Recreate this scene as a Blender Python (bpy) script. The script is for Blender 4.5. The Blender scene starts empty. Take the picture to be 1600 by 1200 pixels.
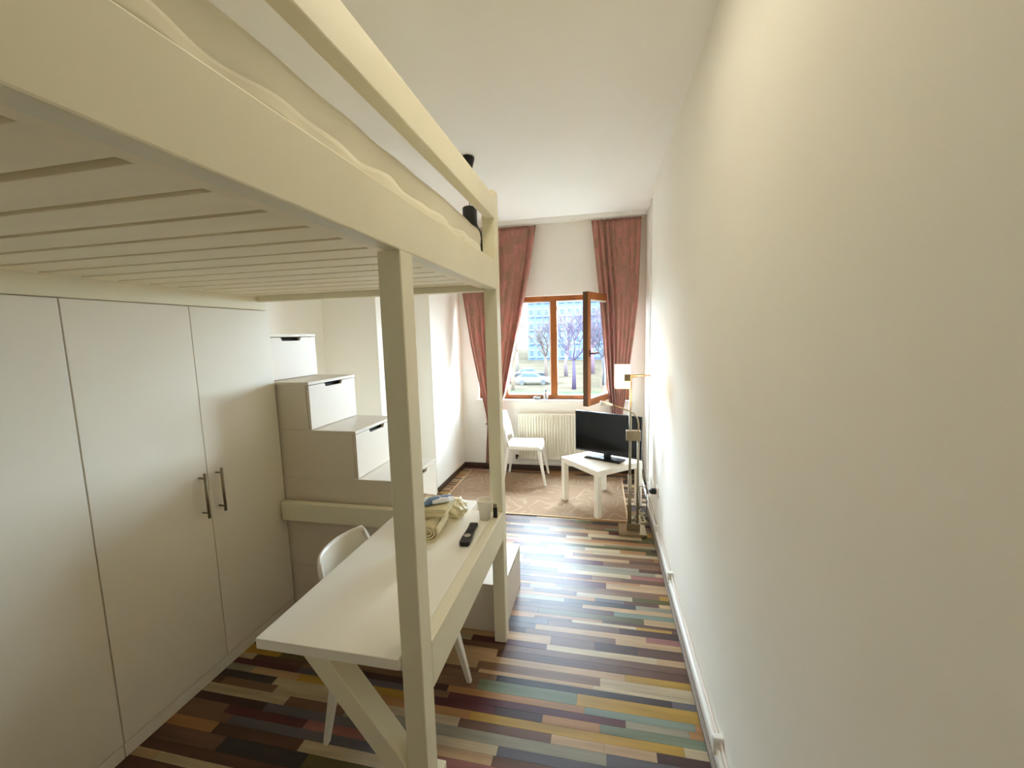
import bpy, bmesh, math, random
from mathutils import Vector, Matrix
R = random.Random(7)
scn = bpy.context.scene
col = scn.collection

# ------------------------------------------------------------------ camera, sky, exposure
def make_camera():
    yaw, pitch, roll, F = 0.21216, -0.118456, -0.02402, 649.4
    cy, sy, cp, sp = math.cos(yaw), math.sin(yaw), math.cos(pitch), math.sin(pitch)
    f = Vector((-sy * cp, cy * cp, sp)); r = Vector((cy, sy, 0)); u = r.cross(f)
    cr, sr = math.cos(roll), math.sin(roll)
    r2 = cr * r + sr * u; u2 = -sr * r + cr * u
    m = Matrix((r2, u2, -f)).transposed().to_4x4()
    m.translation = Vector((0, 0, 1.68))
    cam = bpy.data.cameras.new('camera'); o = bpy.data.objects.new('camera', cam); col.objects.link(o)
    cam.sensor_width = 36; cam.lens = F / 1600 * 36; cam.clip_start = 0.02; cam.clip_end = 500
    o.matrix_world = m; scn.camera = o
make_camera()
scn.view_settings.view_transform = 'Standard'; scn.view_settings.look = 'None'
scn.view_settings.gamma = 1; scn.view_settings.use_curve_mapping = False
EXPOSURE = 2.2
scn.view_settings.exposure = EXPOSURE
world = bpy.data.worlds.new('sky'); scn.world = world; world.use_nodes = True
wn = world.node_tree; wn.nodes.clear()
SKY_STRENGTH = 15.5
bg = wn.nodes.new('ShaderNodeBackground'); out = wn.nodes.new('ShaderNodeOutputWorld')
bg.inputs[0].default_value = (0.70, 0.875, 1.03, 1); bg.inputs[1].default_value = SKY_STRENGTH
wn.links.new(bg.outputs[0], out.inputs[0])
def portal():
    d = bpy.data.lights.new('window_portal', 'AREA'); d.shape = 'RECTANGLE'; d.size = 1.95; d.size_y = 1.25
    d.cycles.is_portal = True
    o = bpy.data.objects.new('window_portal', d); col.objects.link(o)
    o.location = (-0.645, 5.2, 1.505); o.rotation_euler = (math.radians(-90), 0, 0)
portal()
def ceiling_fill():      # added fill, no real lamp: brightens the near half from above the frame
    d = bpy.data.lights.new('added_entrance_fill', 'AREA'); d.shape = 'RECTANGLE'; d.size = 0.3; d.size_y = 1.0; d.energy = 1.5; d.color = (1.0, .89, .68)
    o = bpy.data.objects.new('added_entrance_fill', d); col.objects.link(o); o.location = (-.14, 1.3, 2.945)
ceiling_fill()
scn.cycles.use_denoising = True
scn.cycles.max_bounces = 16; scn.cycles.diffuse_bounces = 12; scn.cycles.glossy_bounces = 6
scn.cycles.transparent_max_bounces = 12
scn.cycles.sample_clamp_indirect = 20
scn.cycles.caustics_reflective = False; scn.cycles.caustics_refractive = False

# ------------------------------------------------------------------ materials
def lin(c):
    return tuple(((v / 255) / 12.92 if v / 255 <= 0.04045 else ((v / 255 + 0.055) / 1.055) ** 2.4) for v in c) + (1,)
def mat(name, rgb, rough=0.6, metal=0.0, var=0.04, scale=6.0, stretch=(1, 1, 1), bump=0.0, bscale=60.0, coat=0.0, spec=0.5, trans=0.0, ior=1.45, emit=None, estr=0.0):
    m = bpy.data.materials.new(name); m.use_nodes = True; nt = m.node_tree
    b = nt.nodes['Principled BSDF']
    b.inputs['Roughness'].default_value = rough; b.inputs['Metallic'].default_value = metal
    b.inputs['Coat Weight'].default_value = coat; b.inputs['Specular IOR Level'].default_value = spec
    b.inputs['Transmission Weight'].default_value = trans; b.inputs['IOR'].default_value = ior
    c = lin(rgb)
    tc = nt.nodes.new('ShaderNodeTexCoord'); mp = nt.nodes.new('ShaderNodeMapping')
    mp.inputs['Scale'].default_value = stretch
    nt.links.new(tc.outputs['Object'], mp.inputs[0])
    nz = nt.nodes.new('ShaderNodeTexNoise'); nz.inputs['Scale'].default_value = scale; nz.inputs['Detail'].default_value = 4
    nt.links.new(mp.outputs[0], nz.inputs['Vector'])
    rp = nt.nodes.new('ShaderNodeValToRGB')
    rp.color_ramp.elements[0].position = 0.3; rp.color_ramp.elements[1].position = 0.7
    rp.color_ramp.elements[0].color = tuple(max(0, v * (1 - var)) for v in c[:3]) + (1,)
    rp.color_ramp.elements[1].color = tuple(min(1, v * (1 + var)) for v in c[:3]) + (1,)
    nt.links.new(nz.outputs[0], rp.inputs[0]); nt.links.new(rp.outputs[0], b.inputs['Base Color'])
    if bump:
        n2 = nt.nodes.new('ShaderNodeTexNoise'); n2.inputs['Scale'].default_value = bscale; n2.inputs['Detail'].default_value = 3
        nt.links.new(mp.outputs[0], n2.inputs['Vector'])
        bp = nt.nodes.new('ShaderNodeBump'); bp.inputs['Strength'].default_value = bump; bp.inputs['Distance'].default_value = 0.01
        nt.links.new(n2.outputs[0], bp.inputs['Height']); nt.links.new(bp.outputs[0], b.inputs['Normal'])
    if emit:
        b.inputs['Emission Color'].default_value = lin(emit); b.inputs['Emission Strength'].default_value = estr
    return m
WALL = mat('wall_paint', (244, 241, 232), 0.9, var=0.012, scale=1.5, bump=0.02, bscale=180)
CEIL = mat('ceiling_paint', (245, 244, 239), 0.95, var=0.01, scale=1.0)
PAINT = mat('painted_pine', (236, 231, 208), 0.45, var=0.03, scale=3, stretch=(1, 1, 1), bump=0.05, bscale=25)
MELA = mat('white_melamine', (238, 233, 218), 0.38, var=0.012, scale=2)
DESKT = mat('desk_laminate', (250, 247, 238), 0.32, var=0.012, scale=2)
STAIR = mat('stair_melamine', (222, 213, 198), 0.4, var=0.012, scale=2)
STEEL = mat('brushed_steel', (150, 140, 120), 0.32, metal=0.9, var=0.05, scale=30, stretch=(1, 1, 8))
NICKEL = mat('brushed_nickel', (168, 150, 122), 0.35, metal=0.85, var=0.05, scale=30)
BLACK = mat('black_plastic', (14, 13, 13), 0.35, var=0.05)
DARK = mat('painted_slot_shade', (24, 20, 16), 0.8)
WPLAST = mat('white_plastic', (238, 236, 230), 0.35, var=0.01)
CHAIRM = mat('chair_plastic', (234, 230, 218), 0.4, var=0.01)
RADM = mat('radiator_enamel', (228, 222, 206), 0.4, var=0.01)
WOODF = mat('window_oak', (150, 88, 38), 0.4, var=0.22, scale=8, stretch=(1, 1, 0.15), bump=0.05)
WOODD = mat('window_dark_edge', (88, 58, 34), 0.45, var=0.15, scale=8, stretch=(1, 1, 0.15))
BASEB = mat('dark_baseboard', (70, 50, 38), 0.4, var=0.2, scale=10)
BIRCH = mat('side_table_foil', (248, 242, 228), 0.35, var=0.02, scale=3)
SHEET = mat('cotton_sheet', (230, 225, 206), 0.9, var=0.03, bump=0.15, bscale=9)
TOWEL = mat('terry_towel', (236, 224, 186), 0.95, var=0.04, scale=30, bump=0.6, bscale=240)
GLASS_C = None
def glass_mat():
    m = bpy.data.materials.new('window_glass'); m.use_nodes = True; nt = m.node_tree; nt.nodes.clear()
    o = nt.nodes.new('ShaderNodeOutputMaterial'); mix = nt.nodes.new('ShaderNodeMixShader')
    t = nt.nodes.new('ShaderNodeBsdfTransparent'); g = nt.nodes.new('ShaderNodeBsdfGlossy')
    g.inputs['Roughness'].default_value = 0.02; t.inputs[0].default_value = (0.97, 0.98, 0.985, 1)
    lw = nt.nodes.new('ShaderNodeLayerWeight'); fp = nt.nodes.new('ShaderNodeMath'); fp.operation = 'POWER'; fp.inputs[1].default_value = 5
    fr = nt.nodes.new('ShaderNodeMath'); fr.operation = 'MULTIPLY_ADD'; fr.inputs[1].default_value = .8; fr.inputs[2].default_value = .04
    nt.links.new(lw.outputs['Facing'], fp.inputs[0]); nt.links.new(fp.outputs[0], fr.inputs[0])
    nt.links.new(fr.outputs[0], mix.inputs[0]); nt.links.new(t.outputs[0], mix.inputs[1]); nt.links.new(g.outputs[0], mix.inputs[2])
    nt.links.new(mix.outputs[0], o.inputs[0]); return m
GLASS = glass_mat()

# ------------------------------------------------------------------ geometry helpers
class MB:
    def __init__(s): s.v = []; s.f = []; s.mi = []; s.cur = 0
    def add(s, vs, fs):
        n = len(s.v); s.v += [tuple(p) for p in vs]
        for f in fs: s.f.append([i + n for i in f]); s.mi.append(s.cur)
        return s
    def box(s, x0, x1, y0, y1, z0, z1):
        vs = [(x0, y0, z0), (x1, y0, z0), (x1, y1, z0), (x0, y1, z0), (x0, y0, z1), (x1, y0, z1), (x1, y1, z1), (x0, y1, z1)]
        return s.add(vs, [(3, 2, 1, 0), (4, 5, 6, 7), (0, 1, 5, 4), (1, 2, 6, 5), (2, 3, 7, 6), (3, 0, 4, 7)])
    def obox(s, c, a, b, d):            # centre, three half-axis vectors
        c = Vector(c); a = Vector(a); b = Vector(b); d = Vector(d)
        vs = [c - a - b - d, c + a - b - d, c + a + b - d, c - a + b - d, c - a - b + d, c + a - b + d, c + a + b + d, c - a + b + d]
        return s.add(vs, [(3, 2, 1, 0), (4, 5, 6, 7), (0, 1, 5, 4), (1, 2, 6, 5), (2, 3, 7, 6), (3, 0, 4, 7)])
    def prism(s, poly, off):            # polygon of 3D points, extruded by off
        n = len(poly); off = Vector(off); P = [Vector(p) for p in poly]
        vs = P + [p + off for p in P]
        fs = [tuple(range(n - 1, -1, -1)), tuple(range(n, 2 * n))] + [(i, (i + 1) % n, n + (i + 1) % n, n + i) for i in range(n)]
        return s.add(vs, fs)
    def tube(s, pts, r, k=8, cap=True):
        P = [Vector(p) for p in pts]; rr = r if isinstance(r, (list, tuple)) else [r] * len(P)
        vs = []; up = None
        for i, p in enumerate(P):
            d = (P[min(i + 1, len(P) - 1)] - P[max(i - 1, 0)]).normalized()
            if up is None:
                up = Vector((0, 0, 1)) if abs(d.z) < 0.9 else Vector((1, 0, 0))
            a = (up - d * up.dot(d)).normalized(); b = d.cross(a); up = a
            for j in range(k):
                t = 2 * math.pi * j / k
                vs.append(p + (a * math.cos(t) + b * math.sin(t)) * rr[i])
        fs = []
        for i in range(len(P) - 1):
            for j in range(k):
                fs.append((i * k + j, i * k + (j + 1) % k, (i + 1) * k + (j + 1) % k, (i + 1) * k + j))
        if cap:
            fs.append(tuple(range(k - 1, -1, -1))); fs.append(tuple((len(P) - 1) * k + j for j in range(k)))
        return s.add(vs, fs)
    def lathe(s, prof, c=(0, 0, 0), k=24):
        vs = []; fs = []
        for r, z in prof:
            for j in range(k):
                t = 2 * math.pi * j / k; vs.append((c[0] + r * math.cos(t), c[1] + r * math.sin(t), c[2] + z))
        for i in range(len(prof) - 1):
            for j in range(k):
                fs.append((i * k + j, i * k + (j + 1) % k, (i + 1) * k + (j + 1) % k, (i + 1) * k + j))
        return s.add(vs, fs)
    def grid(s, fn, nu, nv):
        vs = [fn(i / nu, j / nv) for i in range(nu + 1) for j in range(nv + 1)]
        fs = [(i * (nv + 1) + j, (i + 1) * (nv + 1) + j, (i + 1) * (nv + 1) + j + 1, i * (nv + 1) + j + 1) for i in range(nu) for j in range(nv)]
        return s.add(vs, fs)
def build(name, mb, m, parent=None, bevel=0.0, smooth=False, solid=0.0, subsurf=0, seg=2):
    me = bpy.data.meshes.new(name)
    vs = mb.v
    if parent is not None:
        inv = parent.matrix_basis.inverted() if parent.parent is None else (parent.parent.matrix_basis @ parent.matrix_basis).inverted()
        vs = [inv @ Vector(v) for v in mb.v]
    me.from_pydata([tuple(v) for v in vs], [], mb.f)
    ms = m if isinstance(m, (list, tuple)) else [m]
    for x in ms: me.materials.append(x)
    if len(ms) > 1:
        for p, i in zip(me.polygons, mb.mi): p.material_index = i
    bm = bmesh.new(); bm.from_mesh(me); bmesh.ops.recalc_face_normals(bm, faces=bm.faces); bm.to_mesh(me); bm.free()
    if smooth:
        for p in me.polygons: p.use_smooth = True
    o = bpy.data.objects.new(name, me); col.objects.link(o)
    if parent is not None: o.parent = parent
    if solid:
        md = o.modifiers.new('thickness', 'SOLIDIFY'); md.thickness = solid; md.offset = 0
    if bevel:
        md = o.modifiers.new('bevel', 'BEVEL'); md.width = bevel; md.segments = seg; md.limit_method = 'ANGLE'; md.angle_limit = 0.6
        md.harden_normals = False
    if subsurf:
        md = o.modifiers.new('subsurf', 'SUBSURF'); md.levels = subsurf; md.render_levels = subsurf
    return o
def tag(o, label=None, cat=None, group=None, kind=None):
    if label: o['label'] = label
    if cat: o['category'] = cat
    if group: o['group'] = group
    if kind: o['kind'] = kind
    return o
def thing(name, label, cat, loc=(0, 0, 0), rz=0.0, group=None, kind=None):
    o = bpy.data.objects.new(name, None); col.objects.link(o)
    o.empty_display_size = 0.1
    o.matrix_basis = Matrix.Translation(loc) @ Matrix.Rotation(rz, 4, 'Z')
    return tag(o, label, cat, group, kind)
def B(*a): return MB().box(*a)
def copy_tree(o, parent=None):
    c = o.copy(); col.objects.link(c)
    if parent is not None: c.parent = parent
    for ch in list(o.children): copy_tree(ch, c)
    return c

# ------------------------------------------------------------------ room shell
XR, XR2, XL, XW, YB, YW, ZC = 0.452, 0.49, -1.72, -2.49, -1.3, 4.98, 2.96
floor = thing('floor', None, None, (0, 0, 0), kind='structure')
build('subfloor', B(-2.6, 0.6, YB - .1, 5.25, -0.14, -0.012), mat('screed', (40, 32, 26), 0.9), floor)
PLANKC = [(108, 76, 60), (222, 186, 144), (200, 150, 98), (206, 164, 72), (140, 150, 124), (150, 164, 148), (104, 54, 58), (72, 64, 62),
          (182, 124, 116), (118, 112, 116), (226, 206, 170), (112, 104, 58), (150, 116, 88), (84, 58, 50), (176, 168, 146), (132, 98, 78)]
PLANKW = [4, 5, 5, 2.4, .8, .9, 2.6, 2.5, 1.4, 1.4, 4, 2.2, 5, 4, 3, 5]
def mute(c):
    g = sum(c) / 3; return tuple(int((g + (v - g) * 1.08) * .75) for v in c)
PM = [mat('laminate_strip_%s' % n, mute(c), 0.40, var=0.2, scale=9, stretch=(0.25, 3, 1), bump=0.05, bscale=60, spec=.3) for n, c in
      zip('brown beige tan yellow sage mint burgundy charcoal pink slate cream olive umber chocolate grey walnut'.split(), PLANKC)]
def planks():
    rows = []; y = YB
    while y < 5.0:
        w = R.choice([.024, .036, .042, .042, .05, .064]); rows.append((y, min(y + w, 5.0))); y += w
    cand = []; rest = MB()
    for y0, y1 in rows:
        x = -2.49 - R.random() * .5
        while x < .5:
            L = R.uniform(.16, .62) if R.random() < .8 else R.uniform(.6, .95)
            a, b = max(x, -2.49), min(x + L, .49); x += L
            if b - a < .02: continue
            k = R.choices(range(16), PLANKW)[0]
            h = -0.0004 * R.random()
            cand.append((a, b, y0, y1, k, h))
    vis = [c for c in cand if c[1] > -1.72 and c[2] > 0.98 and c[0] > -1.95]
    vis.sort(key=lambda c: c[2]); chosen = set(vis[:298])
    for a, b, y0, y1, k, h in cand:
        g = .0004
        if (a, b, y0, y1, k, h) in chosen:
            build('plank', B(a + g, b - g, y0 + g, y1 - g, -0.012, h), PM[k], floor)
        else:
            rest.cur = k; rest.box(a + g, b - g, y0 + g, y1 - g, -0.012, h)
    tag(build('plank_field', rest, PM, floor), kind='stuff')
planks()
def structure(name, mb, m, **k):
    return tag(build(name, mb, m, **k), kind='structure')
structure('ceiling', B(-2.6, .7, YB - .1, 5.4, ZC, ZC + .1), CEIL)
w = B(XR, XR + .2, YB - .1, 4.0, 0, ZC); w.box(XR2, XR + .2, 4.0, YW + .3, 0, ZC)
structure('wall_right', w, WALL)
w = B(XW - .1, XW, YB - .1, 3.4, 0, ZC); w.add([(x, y, z) for z in (0, ZC) for x, y in ((XW - .1, 3.4), (-1.95, 3.4), (-1.95, 4.05), (XL, 4.05), (XL, YW + .3), (XW - .1, YW + .3))], [(5, 4, 3, 2, 1, 0), (6, 7, 8, 9, 10, 11)] + [(i, (i + 1) % 6, 6 + (i + 1) % 6, 6 + i) for i in range(6)])
structure('wall_left', w, WALL)
structure('wall_back', B(XW - .1, .7, YB - .1, YB, 0, ZC), WALL)
WX0, WX1, WZ0, WZ1 = -1.50, .335, .885, 2.125
w = B(XL - .2, WX0, YW, YW + .28, 0, ZC); w.box(WX1, XR2 + .1, YW, YW + .28, 0, ZC); w.box(WX0, WX1, YW, YW + .28, 0, WZ0); w.box(WX0, WX1, YW, YW + .28, WZ1, ZC)
structure('wall_window', w, WALL)
structure('baseboard_left', B(XL, XL + .014, 4.05, YW, 0, .058), BASEB, bevel=.003)
structure('baseboard_window', B(XL, XR2, YW - .014, YW, 0, .058), BASEB, bevel=.003)
# window ------------------------------------------------------
win = thing('window_1', None, None, (-.64, 5.06, WZ0), kind='structure')
FY0, FY1 = 5.03, 5.095
f = B(WX0, WX0 + .055, FY0, FY1, WZ0, WZ1); f.box(WX1 - .055, WX1, FY0, FY1, WZ0, WZ1)
f.box(WX0 + .055, WX1 - .055, FY0, FY1, WZ0, WZ0 + .05); f.box(WX0 + .055, WX1 - .055, FY0, FY1, WZ1 - .06, WZ1)
build('frame', f, WOODF, win, bevel=.004)
build('mullion', B(-.595, -.515, FY0, FY1, WZ0 + .05, WZ1 - .06), WOODF, win, bevel=.004)
build('mullion', B(.085, .15, FY0, FY1, WZ0 + .05, WZ1 - .06), WOODF, win, bevel=.004)
build('mullion', B(-1.22, -1.14, FY0, FY1, WZ0 + .05, WZ1 - .06), WOODF, win, bevel=.004)
PW = mat('pane_gasket', (232, 232, 226), .5)
for a, b in ((-1.445, -1.22), (-1.14, -.595), (.15, .28)):
    z0, z1 = WZ0 + .05, WZ1 - .06
    g = B(a, a + .012, FY0 + .02, FY1 - .02, z0, z1); g.box(b - .012, b, FY0 + .02, FY1 - .02, z0, z1)
    g.box(a, b, FY0 + .02, FY1 - .02, z0, z0 + .012); g.box(a, b, FY0 + .02, FY1 - .02, z1 - .012, z1)
    gk = build('gasket', g, PW, win)
    build('pane', B(a + .012, b - .012, FY0 + .03, FY0 + .034, z0 + .012, z1 - .012), GLASS, gk)
for z in (1.95, 1.62, 1.03):
    build('strike_plate', B(-.516, -.512, FY0 + .004, FY0 + .03, z, z + .07), STEEL, win)
# open sash: hinge at right, swung into the room
H0 = Vector((.085, 5.02)); F0 = Vector((-.185, 4.41)); dv = (F0 - H0); SL = dv.length; dv.normalize()
nv = Vector((dv.y, -dv.x)) * -1     # towards the room face after opening
if nv.x < 0: nv = -nv
D3 = Vector((dv.x, dv.y, 0)); N3 = Vector((nv.x, nv.y, 0)); H3 = Vector((H0.x, H0.y, 0)); Z3 = Vector((0, 0, 1))
def sbox(mb, s0, s1, z0, z1, t0=0.0, t1=.06):
    c = H3 + D3 * (s0 + s1) / 2 + N3 * (t0 + t1) / 2 + Z3 * (z0 + z1) / 2
    return mb.obox(c, D3 * (s1 - s0) / 2, N3 * (t1 - t0) / 2, Z3 * (z1 - z0) / 2)
SZ0, SZ1 = .905, 2.10
s = MB(); sbox(s, 0, .07, SZ0, SZ1); sbox(s, SL - .07, SL, SZ0, SZ1); sbox(s, .07, SL - .07, SZ0, SZ0 + .075); sbox(s, .07, SL - .07, SZ1 - .075, SZ1)
sash = build('sash', s, WOODF, win, bevel=.004)
s = MB(); sbox(s, SL, SL + .008, SZ0 + .005, SZ1 - .005, .006, .054)
build('sash_edge', s, WOODD, sash)
s = MB(); sbox(s, .07, SL - .07, SZ0 + .075, SZ1 - .075, .03, .034); build('pane', s, GLASS, sash)
s = MB()
for a in ((.07, .08, SZ0 + .075, SZ1 - .075), (SL - .08, SL - .07, SZ0 + .075, SZ1 - .075), (.08, SL - .08, SZ0 + .075, SZ0 + .087), (.08, SL - .08, SZ1 - .087, SZ1 - .075)):
    sbox(s, *a, .02, .05)
build('gasket', s, PW, sash)
s = MB(); sbox(s, SL - .05, SL - .02, 1.43, 1.50, .06, .07); sbox(s, SL - .045, SL - .025, 1.455, 1.475, .07, .10); sbox(s, SL - .165, SL - .025, 1.455, 1.477, .095, .11)
tag(build('handle', s, mat('maroon_handle', (92, 30, 26), .4), sash, bevel=.004), 'dark red window handle turned level')
structure('trim_1', B(WX0 - .03, WX1 + .03, YW - .035, FY0, WZ0 - .025, WZ0), WPLAST, bevel=.004)
# skirting duct along right wall
dct = structure('baseboard_right', B(XR - .016, XR, YB, 4.0, 0, .05), WPLAST, bevel=.004)
structure('trim_2', B(XR - .034, XR - .016, YB, 4.0, 0, .022), mat('grey_threshold', (132, 118, 104), .5), bevel=.003)

# ------------------------------------------------------------------ loft bed
XO = -.505
SLATM = mat('slat_paint_lightened', (246, 236, 208), 0.5, var=0.04, scale=3, stretch=(.4, 4, 1), bump=0.05, bscale=25)  # bed paint made lighter, standing in for light missing under the bed
bed = thing('loft_bed', 'white painted wooden loft bed raised on square posts over the desk and wardrobes', 'loft bed', (-1.2, 1.05, 0))
def bb(name, *a, m=PAINT, lab=None, bevel=.004, parent=None):
    o = build(name, B(*a), m, parent or bed, bevel=bevel)
    if lab: o['label'] = lab
    return o
bb('post', XO - .066, XO, 1.017, 1.089, 0, 1.904, lab='square post standing at the near corner of the desk')
bb('post', XO - .066, XO, 2.035, 2.105, 0, 2.376, lab='taller square post at the far corner rising to the guard rail')
bb('post', XO - .066, XO, -.07, 0.0, 0, 2.352)
bb('side_beam', XO - .045, XO, 0.0, 2.035, 1.904, 2.042, lab='deep outer side beam with faint knots')
bb('side_beam', -1.95, -1.905, 0, 2.10, 1.852, 1.93)
bb('guard_rail', XO - .045, XO, 0.0, 2.035, 2.241, 2.347)
bb('ledger', -.597, XO - .045, 0.0, 2.035, 1.912, 1.93, m=SLATM)
bb('end_beam', -1.905, XO - .066, 2.04, 2.085, 1.898, 2.04)
bb('end_beam', -1.905, XO - .066, -.06, -.015, 1.898, 2.04)
bb('cross_rail', -1.87, XO - .066, 2.04, 2.085, .606, .716, lab='lower cross rail in front of the staircase')
bb('foot_block', XO - .03, XO + .012, 1.092, 1.13, .22, .300)
y = .008
k = 0
while y < 2.02:
    bb('slat', -1.90, -.56, y, min(y + .1035 if y > .45 else y + .098, 2.036), 1.93, 1.95, m=SLATM, bevel=.0015); y += .1212; k += 1
bb('centre_bearer', -1.905, -.551, 0.0, 2.036, 1.9505, 1.962, m=mat('bearer_board', (150, 128, 96), .7))
# mattress
def mattress():
    mb = MB(); nu, nv = 34, 80
    x0, x1, y0, y1, z0, z1 = -1.88, -.560, .02, 2.01, 1.965, 2.190
    def n(a, b): return math.sin(a * 9.1 + 1.3 * math.sin(b * 3.7)) * .5 + math.sin(a * 23 + b * 7.1) * .3 + math.sin(b * 17 + a * 3) * .2
    def ring(t):    # cross section, param around
        pts = []
        w, h, r = x1 - x0, z1 - z0, .03
        for (cx, cz, a0) in ((x1 - r, z0 + r * .6, -90), (x1 - r, z1 - r, 0), (x0 + r, z1 - r, 90), (x0 + r, z0 + r * .6, 180)):
            for q in range(6):
                a = math.radians(a0 + q * 18); rr = r if cz > z0 + .1 else r * .6
                pts.append((cx + math.cos(a) * rr, cz + math.sin(a) * rr))
        return pts
    ringn = 24; vs = []; fs = []
    N = 90
    for i in range(N + 1):
        yy = y0 + (y1 - y0) * i / N
        e = min(1, math.sqrt(max(0, 1 - max(0, 1 - min(i, N - i) / 3) ** 2)) * .96 + .04)
        for j, (px, pz) in enumerate(ring(yy)):
            cx, cz = (x0 + x1) / 2, (z0 + z1) / 2
            wob = .003 * n(yy * 1.3, pz * 8) 
            sx = px + (.006 * n(yy, pz * 4) if px > cx else 0) - (0.014 if (px > cx and pz < z0 + .09) else 0)
            sz = pz + (wob if pz > cz else .012 * n(yy * .9 + 2, 1))
            vs.append((cx + (sx - cx) * (1 - .03 * (1 - e)), yy, cz + (sz - cz) * e))
    for i in range(N):
        for j in range(ringn):
            fs.append((i * ringn + j, i * ringn + (j + 1) % ringn, (i + 1) * ringn + (j + 1) % ringn, (i + 1) * ringn + j))
    fs.append(tuple(range(ringn))); fs.append(tuple(N * ringn + j for j in range(ringn)))
    mb.add(vs, fs)
    t = thing('mattress', 'thick mattress under a wrinkled cream sheet on the loft bed', 'mattress', (-1.2, 1.0, 1.965))
    build('fitted_sheet', mb, SHEET, t, smooth=True)
    # loose tucked hem hanging between mattress and beam
    h = MB()
    def fn(u, v):
        yy = .05 + 1.92 * u
        lift = .024 * max(0, math.sin((yy - .32) * 6.2)) * (1 if yy < 1.7 else .3)
        return (-.553 + .006 * math.sin(yy * 31) - .004 * v, yy, 2.046 + lift * (1 - v) + v * .055 + .006 * math.sin(yy * 19))
    h.grid(fn, 110, 4)
    build('sheet_hem', h, SHEET, t, smooth=True, solid=.003)
mattress()

# ------------------------------------------------------------------ desk
desk = thing('desk', 'long white desk fixed between the loft bed posts', 'desk', (-.8, 1.5, 0))
poly = [(-1.06, 1.003, .717), (XO - .068, 1.003, .717), (XO - .068, 1.091, .717), (XO - .0455, 1.091, .717), (XO - .0455, 2.033, .717), (-1.06, 2.033, .717)]
build('desktop', MB().prism(poly, (0, 0, .035)), DESKT, desk, bevel=.002)
build('front_rail', B(XO - .045, XO, 1.0895, 2.0345, .597, .752), PAINT, desk, bevel=.003)
build('rear_batten', B(-1.05, XO - .05, 1.99, 2.03, .66, .717), PAINT, desk, bevel=.003)
# diagonal brace under near end, from desk underside to foot of the post
br = MB().prism([(-.905, 1.012, .716), (-.82, 1.012, .716), (XO - .068, 1.012, .39), (XO - .068, 1.012, .285)], (0, .072, 0))
build('diagonal_brace', br, PAINT, desk, bevel=.003)
# second brace at the far end
br = MB().prism([(-.905, 1.95, .716), (-.82, 1.95, .716), (XO - .05, 1.95, .36), (XO - .05, 1.95, .26)], (0, .04, 0))

# ------------------------------------------------------------------ wardrobes
def wardrobe(y0, y1, label):
    XF = -1.893
    t = thing('wardrobe', label, 'wardrobe', ((XF - 2.48) / 2, (y0 + y1) / 2, 0))
    c = B(-2.48, XF - .02, y0, y0 + .018, 0, 1.85); c.box(-2.48, XF - .02, y1 - .018, y1, 0, 1.85)
    c.box(-2.48, XF - .02, y0 + .018, y1 - .018, 1.832, 1.85); c.box(-2.48, XF - .02, y0 + .018, y1 - .018, .06, .078)
    c.box(-2.48, -2.474, y0 + .018, y1 - .018, .078, 1.832)
    build('carcass', c, MELA, t)
    build('plinth', B(XF - .018, XF - .004, y0 + .001, y1 - .001, 0, .060), MELA, t, bevel=.001)
    m_ = (y0 + y1) / 2
    for a, b, hy in ((y0 + .0015, m_ - .0015, m_ - .045), (m_ + .0015, y1 - .0015, m_ + .045)):
        d = build('door', B(XF - .018, XF, a, b, .066, 1.848), MELA, t, bevel=.0015)
        h = MB(); h.tube([(XF + .036, hy, .83), (XF + .036, hy, 1.053)], .0065, 10)
        for z in (.855, 1.028): h.tube([(XF, hy, z), (XF + .036, hy, z)], .0045, 8)
        tag(build('handle', h, STEEL, d, smooth=True), 'steel bar handle')
wardrobe(1.139, 2.103, 'cream two-door wardrobe with steel bar handles beside the drawer staircase')
wardrobe(.174, 1.137, 'cream wardrobe nearest the left picture edge, its door cut by the frame')

# ------------------------------------------------------------------ drawer staircase
st = thing('drawer_staircase', 'white storage staircase with a drawer in every step behind the loft bed', 'staircase', (-1.4, 2.345, 0))
SY0, SY1 = 2.110, 2.58; RISE = .2862
fx = [-.53 - .286 * i for i in range(6)]
side = []
for yy in (SY0, SY1 - .018):
    for i in range(6):
        x1 = fx[i]; z0 = RISE * i; z1 = RISE * (i + 1) - .018
        build('side_panel', B(-2.44, x1 - .0195, yy, yy + .018, z0 + (.001 if i else 0), z1 - .0005), STAIR, st, bevel=.001)
for i in range(6):
    x1 = fx[i]; z0 = RISE * i; z1 = RISE * (i + 1)
    build('tread', B(-2.44, x1 + .002, SY0 - .002, SY1 + .002, z1 - .018, z1), STAIR, st, bevel=.002)
    ya, yb, za, zb = SY0 + .002, SY1 - .002, z0 + .003, z1 - .021
    s0, s1 = 2.258, 2.438
    P = [(x1 - .018, ya, za), (x1 - .018, yb, za), (x1 - .018, yb, zb), (x1 - .018, s1, zb), (x1 - .018, s1 - .012, zb - .022), (x1 - .018, s0 + .012, zb - .022), (x1 - .018, s0, zb), (x1 - .018, ya, zb)]
    d = build('drawer', MB().prism(P, (.018, 0, 0)), STAIR, st, bevel=.0012)
    build('drawer_box', B(x1 - .26, x1 - .03, SY0 + .022, SY1 - .022, z0 + .012, z1 - .03), DARK, d)  # near-black colour paints the shade seen through the handle slot

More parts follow.
